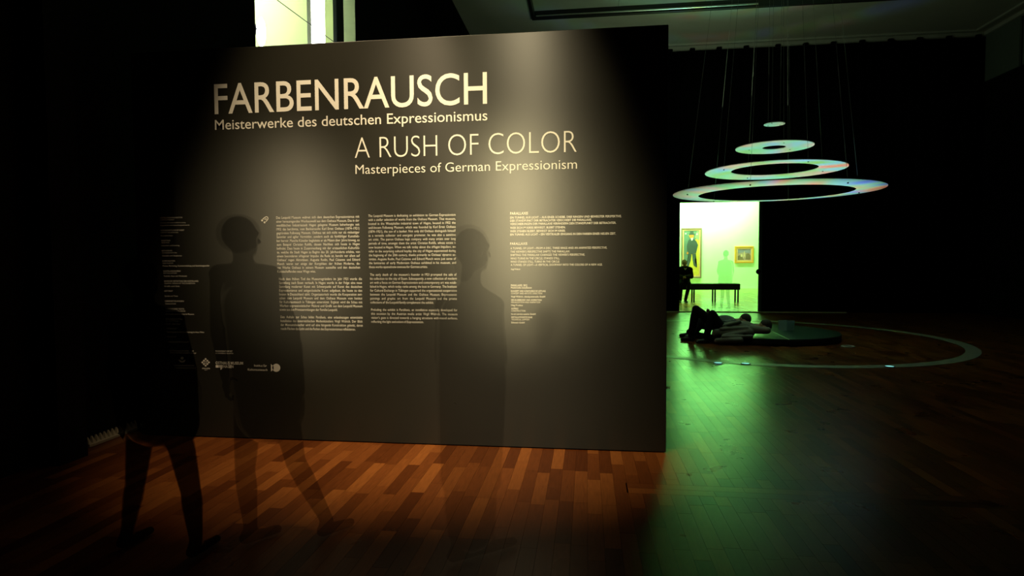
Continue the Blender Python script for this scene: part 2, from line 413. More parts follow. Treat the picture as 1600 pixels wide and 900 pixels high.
box_o('sill', (LEFT - .3, LEFT + .03, WO['y0'], WO['y1'], WO['z0'] - .05, WO['z0']), M_dframe, win, .01)
M_tube = mat('lit_tube', (1, 1, 1), emis=(.95, 1, .85), estr=9)
# vertical strip light and spotlight in the stairwell
xs = LEFT - .7
y0, y1 = atx(489, 60, xs).y, atx(506, 60, xs).y
t = thing('strip_light', 'glowing white vertical strip light inside the high lit opening', 'lamp', (xs, y0, 2))
box_o('housing', (xs - .1, xs - .02, y0 - .02, y1 + .02, 2, 8.6), M_white, t, .01)
box_o('diffuser', (xs - .019, xs + .03, y0, y1, 2.05, 8.5), M_tube, t, .01)
lamp_p = atx(408, 50, LEFT - .45)
t = thing('spotlight', 'small glaring spotlight at the left edge of the lit opening', 'lamp', lamp_p)
M_bulb = mat('lit_bulb', (1, 1, 1), emis=(.9, 1, .95), estr=60)
bm = bm_new(); ball(bm, lamp_p, (.06, .06, .2)); bm_obj('bulb', bm, M_bulb, t, True)
bm = bm_new(); tube(bm, [lamp_p + Vector((-.03, 0, .0)), lamp_p + Vector((-.2, .1, .16))], .06, 16, .05); bm_obj('housing', bm, M_dframe, t, True)
bm = bm_new(); tube(bm, [lamp_p + Vector((-.2, .1, .16)), lamp_p + Vector((-.2, .1, 2.3))], .012, 8); bm_obj('stem', bm, M_dframe, t, True)
bm = bm_new(); c0, c1 = atx(425, -6, LEFT + .12), atx(540, 79, LEFT + .12)
tube(bm, [c0 + (c0 - c1) * .8, c0, c1, c1 + (c1 - c0) * .2], .006, 6); tag(bm_obj('cable', bm, M_dframe), 'thin dark cable running slantwise across the lit opening', 'cable')

# serrated grille strip at the foot of the left wall
g = thing('floor_grille', 'pale comb-like grille strip along the foot of the dark left wall', 'grille', (LEFT + .02, 4.3, 0))
gy0, gy1 = 4.33, 4.95
box_o('rail', (LEFT + .005, LEFT + .05, gy0, gy1, 0, .028), M_bone, g, .004)
n = int((gy1 - gy0) / .043)
for i in range(n):
    y = gy0 + .012 + i * .043; bm = bm_new()
    v = [bm.verts.new(p) for p in ((LEFT + .008, y - .015, .028), (LEFT + .045, y - .015, .028), (LEFT + .045, y + .015, .028), (LEFT + .008, y + .015, .028))]
    u = [bm.verts.new(p) for p in ((LEFT + .01, y - .003, .082), (LEFT + .02, y - .003, .082), (LEFT + .02, y + .005, .082), (LEFT + .01, y + .005, .082))]
    bm.faces.new(v); bm.faces.new(u)
    for k in range(4): bm.faces.new((v[k], v[(k + 1) % 4], u[(k + 1) % 4], u[k]))
    bm_obj('tooth', bm, M_bone, g)

# ------------------------------------------------------------------ exhibition panel and its lettering
PX0, PX1, PH = -3.86, .615, 3.292
pan = thing('exhibition_wall', 'tall charcoal freestanding wall with cream exhibition title and texts', 'display wall', (PX0, PANEL_Y, 0))
wb = box_o('wall_body', (PX0, PX1, PANEL_Y, PANEL_Y + .3, .006, PH), M_panel, pan, .004)
uvl = wb.data.uv_layers.new(name='roller')       # paint rolled vertically: the sheen is drawn out up and down
for lp in wb.data.loops: co = wb.data.vertices[lp.vertex_index].co; uvl.data[lp.index].uv = (co.z, co.x + co.y)
box_o('plinth', (PX0 + .01, PX1 - .01, PANEL_Y + .015, PANEL_Y + .285, 0, .008), M_black, pan)
TY = PANEL_Y - .0015
DG = None
_cache = {}
def glyph(word, off=0.0, sp=1.0, res=2):
    """(verts, faces, width) of a word set in the built-in face at size 1"""
    k = (word, off, sp, res)
    if k in _cache: return _cache[k]
    c = bpy.data.curves.new('t', 'FONT'); c.body = word; c.size = 1; c.offset = off; c.space_character = sp; c.resolution_u = res
    c.fill_mode = 'FRONT'
    o = bpy.data.objects.new('t', c); COL.objects.link(o)
    dg = bpy.context.evaluated_depsgraph_get(); me = o.evaluated_get(dg).to_mesh()
    V = [(v.co.x, v.co.y) for v in me.vertices]; Fc = [tuple(p.vertices) for p in me.polygons]
    o.evaluated_get(dg).to_mesh_clear()
    bpy.data.objects.remove(o); bpy.data.curves.remove(c)
    x0 = min((v[0] for v in V), default=0); x1 = max((v[0] for v in V), default=.3)
    V = [(a - x0, b) for a, b in V]
    _cache[k] = (V, Fc, x1 - x0); return _cache[k]
CAP = .729     # cap height of the built-in face at size 1, measured below
gv = glyph('H'); CAP = max(v[1] for v in gv[0])
def put(VV, FF, g, x, z, sx, sz):
    b = len(VV)
    VV += [(x + a * sx, TY, z + c * sz) for a, c in g[0]]
    FF += [tuple(b + i for i in f) for f in g[1]]
def mesh_from(name, VV, FF, parent, label=None, m=None):
    me = bpy.data.meshes.new(name); me.from_pydata(VV, [], FF); me.update()
    o = link(name, me, m or M_vinyl, parent)
    if label: o['label'] = label
    return o
def pp(px, py): p = at(px, py, TY); return p.x, p.z
def title(name, text, l, r, cap_px, off=0.0, sp=1.0):
    (x0, z0), (x1, z1) = pp(*l), pp(*r)
    z = (z0 + z1) / 2; h = pp(l[0], l[1])[1] - pp(l[0], l[1] + cap_px)[1]
    g = glyph(text, off, sp, 5); VV, FF = [], []
    put(VV, FF, g, x0, z, (x1 - x0) / g[2], h / CAP)
    return mesh_from(name, VV, FF, pan)
def block(name, lines, l0, r0, l1, cap_px, off=0.0, justify=True, last=None):
    """lines of a paragraph: first baseline from l0 to r0 (px), last baseline starts at l1"""
    (x0, z0), (x1, _) = pp(*l0), pp(*r0); zz = pp(*l1)[1]; z0 = (z0 + pp(*r0)[1]) / 2 if justify else z0
    x0 = (x0 + pp(*l1)[0]) / 2
    h = pp(l0[0], l0[1])[1] - pp(l0[0], l0[1] + cap_px)[1]; sz = h / CAP; W = x1 - x0
    VV, FF = [], []
    nat = [sum(glyph(w_, off)[2] for w_ in L.split()) + .28 * (len(L.split()) - 1) for L in lines]
    full = nat[:-1] if justify and len(nat) > 1 else nat
    sx = .93 * W / (sum(full) / len(full)) if justify else sz
    for i, L in enumerate(lines):
        z = z0 + (zz - z0) * i / max(1, len(lines) - 1); ws = [glyph(w_, off) for w_ in L.split()]; s = sx; x = x0
        tot = sum(g[2] for g in ws)
        if justify and i < len(lines) - 1 and len(ws) > 1:
            gap = (W - tot * s) / (len(ws) - 1)
            if gap < .3 * s: s = W / (tot + .3 * (len(ws) - 1)); gap = .3 * s
        else: gap = .28 * s
        for g in ws: put(VV, FF, g, x, z, s, sz); x += g[2] * s + gap
    return mesh_from(name, VV, FF, pan)
def fit_line(VV, FF, text, xl, xr, y, cap_px, off=0.0):
    x0, z = pp(xl, y); x1 = pp(xr, y)[0]; h = z - pp(xl, y + cap_px)[1]
    g = glyph(text, off); put(VV, FF, g, x0, z, (x1 - x0) / g[2], h / CAP)

title('title_lettering', 'FARBENRAUSCH', (335.5, 177.5), (761, 162.5), 46, .004)
title('subtitle_lettering', 'Meisterwerke des deutschen Expressionismus', (336, 202.3), (761.5, 188.5), 15.2, .003)
title('title_lettering', 'A RUSH OF COLOR', (554.5, 247.6), (901, 238), 33, -.018)
title('subtitle_lettering', 'Masterpieces of German Expressionism', (555.5, 272), (901.5, 263.5), 14.2, -.006)
B1 = .006
block('text_block', ["Das Leopold Museum widmet sich dem deutschen Expressionismus mit",
 "einer herausragenden Werkauswahl aus dem Osthaus Museum. Das in der",
 "westfälischen Industriestadt Hagen gelegene Museum beherbergte seit",
 "1902 das berühmte, vom Bankierssohn Karl Ernst Osthaus (1874–1921)",
 "gegründete Folkwang Museum. Osthaus tat sich nicht nur als vielseitiger",
 "Sammler und agiler Vermittler, sondern auch als feinfühliger Kunstlieb-",
 "ber hervor. Manche Künstler begleitete er als Mäzen über Jahre hinweg, so",
 "zum Beispiel Christian Rohlfs, dessen Nachlass sich heute in Hagen",
 "befindet. Dass heute in Zusammenhang mit der erstaunlichen Kulturblü-",
 "te, welche die Stadt Hagen zu Beginn des 20. Jahrhunderts erlebte, von",
 "einem besonderen »Hagener Impuls« die Rede ist, beruht vor allem auf",
 "Osthaus’ regen Aktivitäten. Auguste Rodin, Paul Cézanne und Edvard",
 "Munch waren nur einige der Koryphäen der frühen Moderne, de-",
 "ren Werke Osthaus in seinem Museum ausstellte und den deutschen",
 "Kunstschaffenden neue Wege wies."], (430.3, 342), (561.3, 340.2), (434.8, 426), 3.8, B1)
block('text_block', ["Nach dem frühen Tod des Museumsgründers im Jahr 1921 wurde die",
 "Sammlung nach Essen verkauft. In Hagen wurde in der Folge eine neue",
 "Sammlung moderner Kunst mit Schwerpunkt auf Kunst des deutschen",
 "Expressionismus und zeitgenössische Kunst aufgebaut, die heute zu den",
 "besten in Deutschland zählt. Organisatorisch wurde die Kooperation zwi-",
 "schen dem Leopold Museum und dem Osthaus Museum vom Institut",
 "für Kulturaustausch in Tübingen unterstützt. Ergänzt wird die Schau mit",
 "Werken expressionistischer Malerei und Grafik aus dem Leopold Museum",
 "sowie aus den Privatsammlungen der Familie Leopold."], (435.2, 437.8), (565.5, 437.4), (437.8, 485.5), 3.8, B1)
block('text_block', ["Den Auftakt zur Schau bildet Parallaxis, eine anlassbezogen entwickelte",
 "Installation des österreichischen Medienkünstlers Virgil Widrich. Der Blick",
 "der Museumsbesucher wird auf eine hängende Konstruktion gelenkt, deren",
 "runde Flächen das Licht und die Farben des Expressionismus reflektieren."], (438, 497.6), (566.5, 497.4), (439.2, 515.3), 3.8, B1)
B2 = -.008
block('text_block', ["The Leopold Museum is dedicating an exhibition to German Expressionism",
 "with a stellar selection of works from the Osthaus Museum. That museum,",
 "located in the Westphalian industrial town of Hagen, housed in 1902 the",
 "well-known Folkwang Museum, which was founded by Karl Ernst Osthaus",
 "(1874–1921), the son of a banker. Not only did Osthaus distinguish himself",
 "as a versatile collector and energetic promoter, he was also a sensitive",
 "art critic. The patron Osthaus kept company with many artists over long",
 "periods of time, amongst them the artist Christian Rohlfs, whose estate is",
 "now located in Hagen. When we talk today about the »Hagen Impulse«, we",
 "refer to the surprising cultural heyday the city of Hagen experienced during",
 "the beginning of the 20th century, thanks primarily to Osthaus’ dynamic ac-",
 "tivities. Auguste Rodin, Paul Cézanne and Edvard Munch were just some of",
 "the luminaries of early Modernism Osthaus exhibited in his museum, and",
 "these works opened new avenues for German artists."], (574.7, 339.4), (711.7, 337), (577.4, 418.9), 3.8, B2)
block('text_block', ["The early death of the museum’s founder in 1921 prompted the sale of",
 "his collection to the city of Essen. Subsequently, a new collection of modern",
 "art with a focus on German Expressionism and contemporary art was estab-",
 "lished in Hagen, which today ranks among the best in Germany. The Institute",
 "for Cultural Exchange in Tübingen supported the organizational cooperation",
 "between the Leopold Museum and the Osthaus Museum. Expressionist",
 "paintings and graphic art from the Leopold Museum and the private",
 "collections of the Leopold family complement the exhibit."], (577.9, 431.5), (713.4, 430.2), (579.1, 474.2), 3.8, B2)
block('text_block', ["Preluding the exhibit is Parallaxis, an installation especially developed for",
 "this occasion by the Austrian media artist Virgil Widrich. The museum",
 "visitor’s gaze is directed towards a hanging structure with round surfaces,",
 "reflecting the light and colors of Expressionism."], (579.8, 486.1), (714.6, 486), (580.4, 504.3), 3.8, B2)
def lines_obj(name, rows):
    VV, FF = [], []
    for r in rows: fit_line(VV, FF, *r)
    return mesh_from(name, VV, FF, pan)
C8 = lambda x, y: (780 + x / 4.093, 310 + y / 4.093)
def row8(t, xr, y, cap, off, xl=70): a = C8(xl, y); return (t, a[0], C8(xr, y)[0], a[1], cap, off)
lines_obj('text_block', [row8('PARALLAXIS', 185, 105, 4.0, .02), row8('EIN TUNNEL AUS LICHT – AUS EINER SCHEIBE, DREI RINGEN UND BEWEGTER PERSPEKTIVE.', 782, 130, 3.2, .012),
 row8('DER STANDPUNKT DER BETRACHTER VERSCHIEBT DIE PARALLAXE.', 592, 150, 3.2, .012), row8('VERSCHIEBUNGEN DER PARALLAXE VERÄNDERN DEN STANDPUNKT DER BETRACHTER.', 748, 171, 3.2, .012),
 row8('WER SICH IM KREIS BEWEGT, BLEIBT STEHEN.', 424, 195, 3.2, .012), row8('WER STEHEN BLEIBT, BEWEGT SICH IM KREIS.', 424, 217, 3.2, .012),
 row8('EIN TUNNEL AUS LICHT – EIN VERTIKALER EINGANG IN DEN FARBEN EINER NEUEN ZEIT.', 746, 238, 3.2, .012)])
lines_obj('text_block', [row8('PARALLAXIS', 180, 298, 3.8, .008), row8('A TUNNEL OF LIGHT—FROM A DISC, THREE RINGS AND AN ANIMATED PERSPECTIVE.', 690, 326, 3.2, 0, 72),
 row8('THE VIEWER’S PERSPECTIVE SHIFTS THE PARALLAX.', 453, 348, 3.2, 0, 72), row8('SHIFTING THE PARALLAX CHANGES THE VIEWER’S PERSPECTIVE.', 548, 369, 3.2, 0, 72),
 row8('WHO TURNS IN THE CIRCLE, STANDS STILL.', 388, 391, 3.2, 0, 72), row8('WHO STANDS STILL, TURNS IN THE CIRCLE.', 388, 412, 3.2, 0, 73),
 row8('A TUNNEL OF LIGHT—A VERTICAL DOORWAY INTO THE COLORS OF A NEW AGE.', 660, 432, 3.2, 0, 74), row8('Virgil Widrich', 134, 458, 2.4, .01, 74)])
C9 = lambda x, y: (785 + x / 11.25, 435 + y / 11.25)
def row9(t, xr, y, cap, off, xl=150): a = C9(xl, y); return (t, a[0], C9(xr, y)[0], a[1], cap, off)
lines_obj('credits_lettering', [row9('PARALLAXIS, 2012', 438, 140, 3, .015), row9('Multimedia installation', 515, 178, 2.8, .01),
 row9('KONZEPT UND KÜNSTLERISCHE LEITUNG', 760, 238, 2.6, .015), row9('CONCEPT AND ARTISTIC DIRECTION', 700, 278, 2.6, 0),
 row9('Virgil Widrich, checkpointmedia GmbH', 752, 334, 2.6, .015), row9('VISUALISIERUNG UND ANIMATION', 690, 394, 2.6, .015),
 row9('VISUALIZATION AND ANIMATION', 665, 433, 2.6, 0), row9('Oleg Prodeus', 358, 486, 2.6, .012), row9('AUFBAU', 280, 544, 2.6, .015, 156),
 row9('CONSTRUCTION', 405, 584, 2.6, 0, 156), row9('hs art service austria GmbH', 584, 640, 2.6, .015, 156),
 row9('INSTALLATIONSTECHNIK', 530, 697, 2.6, .015, 158), row9('TECHNICAL SUPPORT', 482, 737, 2.6, 0, 158), row9('Eidotech GmbH', 392, 790, 2.6, .012, 158)])
K1 = lambda x, y: (240 + x / 9, 330 + y / 9)
K2 = lambda x, y: (240 + x / 9, 420 + y / 9)
cr = []
def cl(K, t, xl, xr, y, cap, off): a = K(xl, y); cr.append((t, a[0], K(xr, y)[0], a[1], cap, off))
cl(K1, 'AUSSTELLUNGSORGANISATION', 85, 405, 103, 2.2, .01); cl(K1, 'EXHIBITION MANAGEMENT', 90, 292, 132, 2.0, 0)
cl(K1, 'Direktion und wissenschaftliche Leitung', 92, 450, 172, 2.0, .0); cl(K1, 'Organisation und Ausstellungssekretariat', 92, 505, 208, 2.0, .005)
cl(K1, 'WISSENSCHAFTLICHE MITARBEIT', 95, 432, 280, 2.2, .01); cl(K1, 'SCIENTIFIC COLLABORATION', 98, 345, 310, 2.0, 0); cl(K1, 'Kuratorium', 100, 270, 353, 2.0, .005)
cl(K1, 'REGISTRAR', 108, 238, 424, 2.2, .01); cl(K1, 'REGISTRAR', 112, 222, 452, 2.0, 0); cl(K1, 'Leihverkehr und Sammlung', 108, 362, 492, 2.0, .005)
cl(K1, 'RESTAURIERUNG', 115, 262, 566, 2.2, .01); cl(K1, 'CONSERVATION', 118, 325, 596, 2.0, 0); cl(K1, 'Gemälde und Skulpturen', 120, 396, 636, 2.2, .01)
cl(K1, 'KOMMUNIKATION', 122, 300, 710, 2.2, .01); cl(K1, 'PUBLIC RELATIONS', 126, 275, 740, 2.0, 0); cl(K1, 'Presse, Marketing, Kunstvermittlung und Sammlungsarchiv', 128, 785, 779, 2.4, .014)
cl(K1, 'AUSSTELLUNGSAUFBAU', 135, 380, 852, 2.2, .012); cl(K1, 'INSTALLATION', 138, 325, 880, 2.0, 0); cl(K2, 'Technik, Haus und Werkstatt', 140, 470, 112, 2.2, .01)
cl(K2, 'GRAFISCHE GESTALTUNG DER AUSSTELLUNG', 145, 628, 184, 2.4, .012); cl(K2, 'GRAPHIC DESIGN OF THE EXHIBITION', 150, 582, 215, 2.2, 0); cl(K2, 'Grafik und Satz', 150, 365, 254, 2.2, .008)
cl(K2, 'LEKTORAT', 152, 270, 322, 2.2, .01); cl(K2, 'Sprache und Texte', 156, 340, 392, 2.2, .005); cl(K2, 'ÜBERSETZUNGEN', 160, 425, 464, 2.2, .012); cl(K2, 'TRANSLATION', 162, 312, 502, 2.2, 0)
cl(K2, 'AUDIOGUIDE TEXTE', 165, 430, 574, 2.2, .012); cl(K2, 'AUDIO GUIDE', 166, 448, 602, 2.0, 0); cl(K2, 'Produktion und Aufnahme im Museum', 168, 568, 646, 2.4, .014)
cl(K2, 'BELEUCHTUNG', 172, 405, 716, 2.2, .008); cl(K2, 'LIGHTING', 174, 355, 742, 2.0, 0); cl(K2, 'Licht und Ton', 176, 385, 783, 2.2, .005); cl(K2, 'TRANSPORT', 180, 330, 850, 2.2, .005)
cl(K2, 'Kunsttransport und Versicherung im Haus Wien', 182, 710, 897, 2.4, .014)
K3 = lambda x, y: (130 + x / 3.2133, 320 + y / 3.2133)
cl(K3, 'SHOP', 420, 470, 666, 2.2, 0); cl(K3, 'VERANSTALTUNG', 425, 528, 692, 2.2, .005)
lines_obj('credits_lettering', cr)
K4 = lambda x, y: (260 + x / 8, 530 + y / 8)
lg = []
def ll(t, xl, xr, y, cap, off=.012): a = K4(xl, y); lg.append((t, a[0], K4(xr, y)[0], a[1], cap, off))
ll('MIT FREUNDLICHER UNTERSTÜTZUNG', 40, 340, 152, 1.9); ll('WITH THE KIND SUPPORT OF', 40, 372, 178, 1.9, .005)
ll('IN KOOPERATION MIT', 615, 825, 157, 2.2); ll('IN COOPERATION WITH', 615, 835, 183, 2.0, 0)
lines_obj('caption_lettering', lg)
# sponsors' marks
def poly(VV, FF, pts):
    b = len(VV); VV += [(x, TY, z) for x, z in pts]; FF.append(tuple(range(b, b + len(pts))))
def circ(cx, cy, r, n=20, ry=None): return [pp(cx + r * math.cos(2 * PI * k / n), cy + (ry or r) * math.sin(2 * PI * k / n)) for k in range(n)]
VV, FF = [], []
for dx, dy, r in ((0, -5.1, 1.5), (0, 5.1, 1.5), (-5.1, 0, 1.5), (5.1, 0, 1.5), (-2.7, -2.6, 1.45), (2.7, -2.6, 1.45), (-2.7, 2.6, 1.45), (2.7, 2.6, 1.45), (0, -1.6, .7), (0, 1.6, .7), (-1.6, 0, .7), (1.6, 0, .7)):
    poly(VV, FF, circ(321.3 + dx, 566.2 + dy, r, 12))
fit_line(VV, FF, 'sinacalta', 315.8, 328.1, 576.4, 2.4, .014); fit_line(VV, FF, 'spende', 319.5, 324.5, 578.4, 1.1, .0)
mesh_from('emblem', VV, FF, pan, 'cream emblem of dots in a diamond')
VV, FF = [], []
fit_line(VV, FF, 'OSTHAUS MUSEUM', 336.9, 379.8, 569, 4.2, .022); fit_line(VV, FF, 'HAGEN', 349, 364.8, 574.7, 4.2, .02)
poly(VV, FF, [pp(*q) for q in ((337, 570.4), (348, 570.4), (348, 574), (346.5, 577), (344.4, 578), (344.2, 574.4), (337, 574.4))])
mesh_from('emblem', VV, FF, pan, 'bold cream lettering with comma block')
VV, FF = [], []
fit_line(VV, FF, 'Institut für', 397.2, 417, 572.8, 3.6, .006); fit_line(VV, FF, 'Kulturaustausch', 387.3, 417.8, 579, 3.6, .006)
poly(VV, FF, circ(431.7, 574.7, 6.3, 32)); poly(VV, FF, [pp(*q) for q in ((423.2, 568.7), (427.5, 572.2), (427.5, 577), (423.4, 580.6))])
mesh_from('emblem', VV, FF, pan, 'cream round fish-like emblem beside two lines')
VV, FF = [], []
poly(VV, FF, circ(284.6, 559.6, 2.4, 16))
for sgn in (-1, 1): poly(VV, FF, [pp(284.6 + sgn * a, b) for a, b in ((0, 564.5), (2.8, 562.8), (6, 561.5), (3.6, 565.6), (0, 567))])
fit_line(VV, FF, 'BUNDESMINISTERIUM', 272, 303.4, 571.8, 1.9, .006); fit_line(VV, FF, 'FÜR UNTERRICHT, KUNST', 274, 306.3, 575.8, 2.2, .008)
mesh_from('emblem', VV, FF, pan, 'dim cream winged emblem over two lines')
VV, FF = [], []
def K7(x, y): return (400 + x / 36, 330 + y / 36)
poly(VV, FF, circ(*K7(345, 515), 1.55, 16)); poly(VV, FF, circ(*K7(485, 625), 1.55, 16))
arc = [K7(*q) for q in ((345, 500), (400, 425), (490, 350), (590, 300), (660, 340), (680, 420), (640, 500), (560, 580), (485, 625))]
for a, b in zip(arc, arc[1:]):
    d = Vector((b[0] - a[0], b[1] - a[1])).normalized() * .5
    poly(VV, FF, [pp(a[0] - d.y, a[1] + d.x), pp(b[0] - d.y, b[1] + d.x), pp(b[0] + d.y, b[1] - d.x), pp(a[0] + d.y, a[1] - d.x)])
fit_line(VV, FF, '100', 412.6, 417, 343.8, 3.0, .01)
mesh_from('headphone_symbol', VV, FF, pan)

# ------------------------------------------------------------------ hanging rings
RC = (3.44, 11.65)
def ring(name, label, cat, z, r1, r0, dz, wires, top=None):
    t = thing(name, label, cat, (RC[0], RC[1], z))
    bm = bm_new(); disc(bm, RC, r0, r1, z, z + .012, z + dz, z + dz + .012, 128); bm_obj('plate', bm, M_ring, t)
    for k, a in enumerate(wires):
        rr = (r1 + r0) / 2 if r0 else r1 * .75
        p = Vector((RC[0] + rr * math.cos(a), RC[1] + rr * math.sin(a), z + dz / 2 + .01))
        inn = .62 if r0 else 1.0
        q = Vector((RC[0] + rr * inn * math.cos(a), RC[1] + rr * inn * math.sin(a), CEIL + .16))
        bm = bm_new(); tube(bm, [p, q], .0022, 6); bm_obj('wire', bm, M_wire, t)
        bm = bm_new(); disc(bm, (p.x, p.y), 0, .013, z + min(0, dz) - .004, z + .02 + max(0, dz), n=12); bm_obj('fastener', bm, M_dframe, t)
    return t
ring('hanging_disc', 'small solid disc lit pink and blue, topmost above the rings', 'light disc', 4.012, .182, 0, 0, (0.5, 2.2, 4.1))
ring('hanging_ring', 'smallest ring lit green and pale blue with a small hole, just under the disc', 'light ring', 3.589, .671, .2, .0, (.6, 2.7, 4.8))
ring('hanging_ring', 'middle-sized ring with orange rear edge, between smallest and largest ring', 'light ring', 3.162, 1.215, .746, .018, (.25, 1.8, 3.4, 5.0))
ring('hanging_ring', 'largest and lowest ring with pale blue tips, hanging over the doorway top', 'light ring', 2.768, 1.804, 1.334, -.031, (.1, 1.1, 2.1, 3.2, 4.2, 5.2))

# ------------------------------------------------------------------ platform on the floor, circle, small things
MC = (3.44, 12.2); MR = 1.36; MH = .125
t = thing('platform', 'low round black platform under the hanging rings', 'platform', (MC[0], MC[1], 0))
bm = bm_new(); disc(bm, MC, 0, MR - .02, 0, .03, n=96); bm_obj('base', bm, M_matside, t)
bm = bm_new(); disc(bm, MC, 0, MR, .03, MH - .012, n=96); bm_obj('rim', bm, M_matside, t)
bm = bm_new(); disc(bm, MC, 0, MR - .01, MH - .012, MH, n=96); bm_obj('top', bm, M_mat, t)
bm = bm_new(); a, b = atz(1193, 511, MH + .004), atz(1233, 530.5, MH + .004); tube(bm, [a, b], .006, 6)  # thin pale line stands in for a wire's reflection in the top
o = bm_obj('wire_reflection', bm, mat('pale_reflection', (.45, .6, .4), rough=.3), t); o['label'] = 'pale straight seam line'
CC = (3.34, 12.17)
bm = bm_new(); disc(bm, CC, 3.25, 3.46, .0, .004, n=160)
tag(bm_obj('floor_circle', bm, M_tape), 'large thin pale circle on the dark floor around the platform', 'floor marking')
M_lightpatch = mat('light_patch_glow', (.5, .8, .8), emis=(.25, .8, .75), estr=.9)  # glowing discs added for patches of light on the floor, no lamps
for px, py, lab in ((1122, 567, 'leftmost small glowing disc standing in for a patch of light on the front of the floor circle'), (1165, 568, 'small glowing disc standing in for a patch of light in the bright green part of the floor circle'), (1390, 572.5, 'rightmost small glowing disc standing in for a patch of light on the front of the floor circle')):
    p = atz(px, py, .01); t = thing('light_patch', lab, 'light patch', (p.x, p.y, 0))
    bm = bm_new(); disc(bm, (p.x, p.y), .055, .066, .004, .014, n=24); bm_obj('patch_rim', bm, M_dframe, t)
    bm = bm_new(); disc(bm, (p.x, p.y), 0, .055, .004, .012, n=24); bm_obj('lens', bm, M_lightpatch, t)  # flat glowing disc, the patch of light itself
p = atz(1325, 541.5, .01); bm = bm_new()
R_ = [(p.x + .1 * math.cos(k * PI / 12), p.y + .1 * math.sin(k * PI / 12), .012) for k in range(25)]
tube(bm, R_, .011, 8); tag(bm_obj('rubber_ring', bm, mat('grey_rubber', (.35, .36, .3), rough=.5), None, True), 'small pale ring lying on the floor right of the platform', 'ring')
# folded sheet added for a pale reflection-like shape over the platform
q0 = atz(1229, 517, MH); bm = bm_new()
for s, (dx, dy) in ((0, (-.12, .10)), (1, (.16, .06))):
    v0 = [Vector((q0.x, q0.y, MH + .002)), Vector((q0.x + dx, q0.y + dy, MH + .002)), Vector((q0.x + dx * 1.05, q0.y + dy, MH + .2)), Vector((q0.x, q0.y, MH + .21))]
    v = [bm.verts.new(a) for a in v0]; u = [bm.verts.new(a + Vector((0, .003, 0))) for a in v0]
    bm.faces.new(v); bm.faces.new(u)
    for k in range(4): bm.faces.new((v[k], v[(k + 1) % 4], u[(k + 1) % 4], u[k]))
tag(bm_obj('reflection_sheet', bm, mat('dim_reflection', (.16, .24, .22), rough=.6)), 'dim grey folded sheet standing in for a pale reflection on the platform behind the lying head', 'reflection_sheet')

# ------------------------------------------------------------------ gallery furniture
M_benchtop = mat('black_bench_leather', (.01, .012, .008), rough=.6, spec=.2)
BY = 22.3
b1 = at(1157, 444, BY); b0x = at(1040, 444, BY).x
t = thing('bench', 'long black upholstered bench seen through the bright doorway', 'bench', (b0x, BY, 0))
zt = at(1157, 443.3, BY).z; zb = at(1157, 453, BY).z
box_o('seat', (b0x, b1.x, BY, BY + .55, zb, zt), M_benchtop, t, .02)
for px in (1048, 1085, 1118, 1154):
    x = at(px, 450, BY).x
    for yy in (BY + .04, BY + .47): box_o('leg', (x - .025, x + .025, yy, yy + .05, 0, zb), M_benchtop, t, .004)

def picture(name, label, l, r, tp, bt, fw, mframe, liner, paint):
    a, b = at(l, tp, GY - .06), at(r, bt, GY - .06); x0, x1, z0, z1 = a.x, b.x, b.z, a.z
    t = thing(name, label, 'painting', (x0, GY - .06, z0))
    for bx in ((x0, x1, z0, z0 + fw), (x0, x1, z1 - fw, z1), (x0, x0 + fw, z0 + fw, z1 - fw), (x1 - fw, x1, z0 + fw, z1 - fw)):
        box_o('frame_side', (bx[0], bx[1], GY - .08, GY - .0, bx[2], bx[3]), mframe, t, .01)
    i0, i1, j0, j1 = x0 + fw, x1 - fw, z0 + fw, z1 - fw; lw = fw * .9
    for bx in ((i0, i1, j0, j0 + lw), (i0, i1, j1 - lw, j1), (i0, i0 + lw, j0 + lw, j1 - lw), (i1 - lw, i1, j0 + lw, j1 - lw)):
        box_o('liner', (bx[0], bx[1], GY - .06, GY - .0, bx[2], bx[3]), liner, t)
    i0 += lw; i1 -= lw; j0 += lw; j1 -= lw
    box_o('canvas', (i0, i1, GY - .04, GY - .0, j0, j1), paint[0][1], t)
    n = 0
    for pts, m in paint[1:]:
        n += 1; bm = bm_new(); yy = GY - .041 - n * .0015
        v = [bm.verts.new((i0 + (i1 - i0) * u, yy, j0 + (j1 - j0) * w_)) for u, w_ in pts]; bm.faces.new(v)
        bmesh.ops.triangulate(bm, faces=bm.faces)
        bm_obj('painted_shape', bm, m, t)
def C(name, c): return mat(name, c, rough=.8, noise=(6, .25))
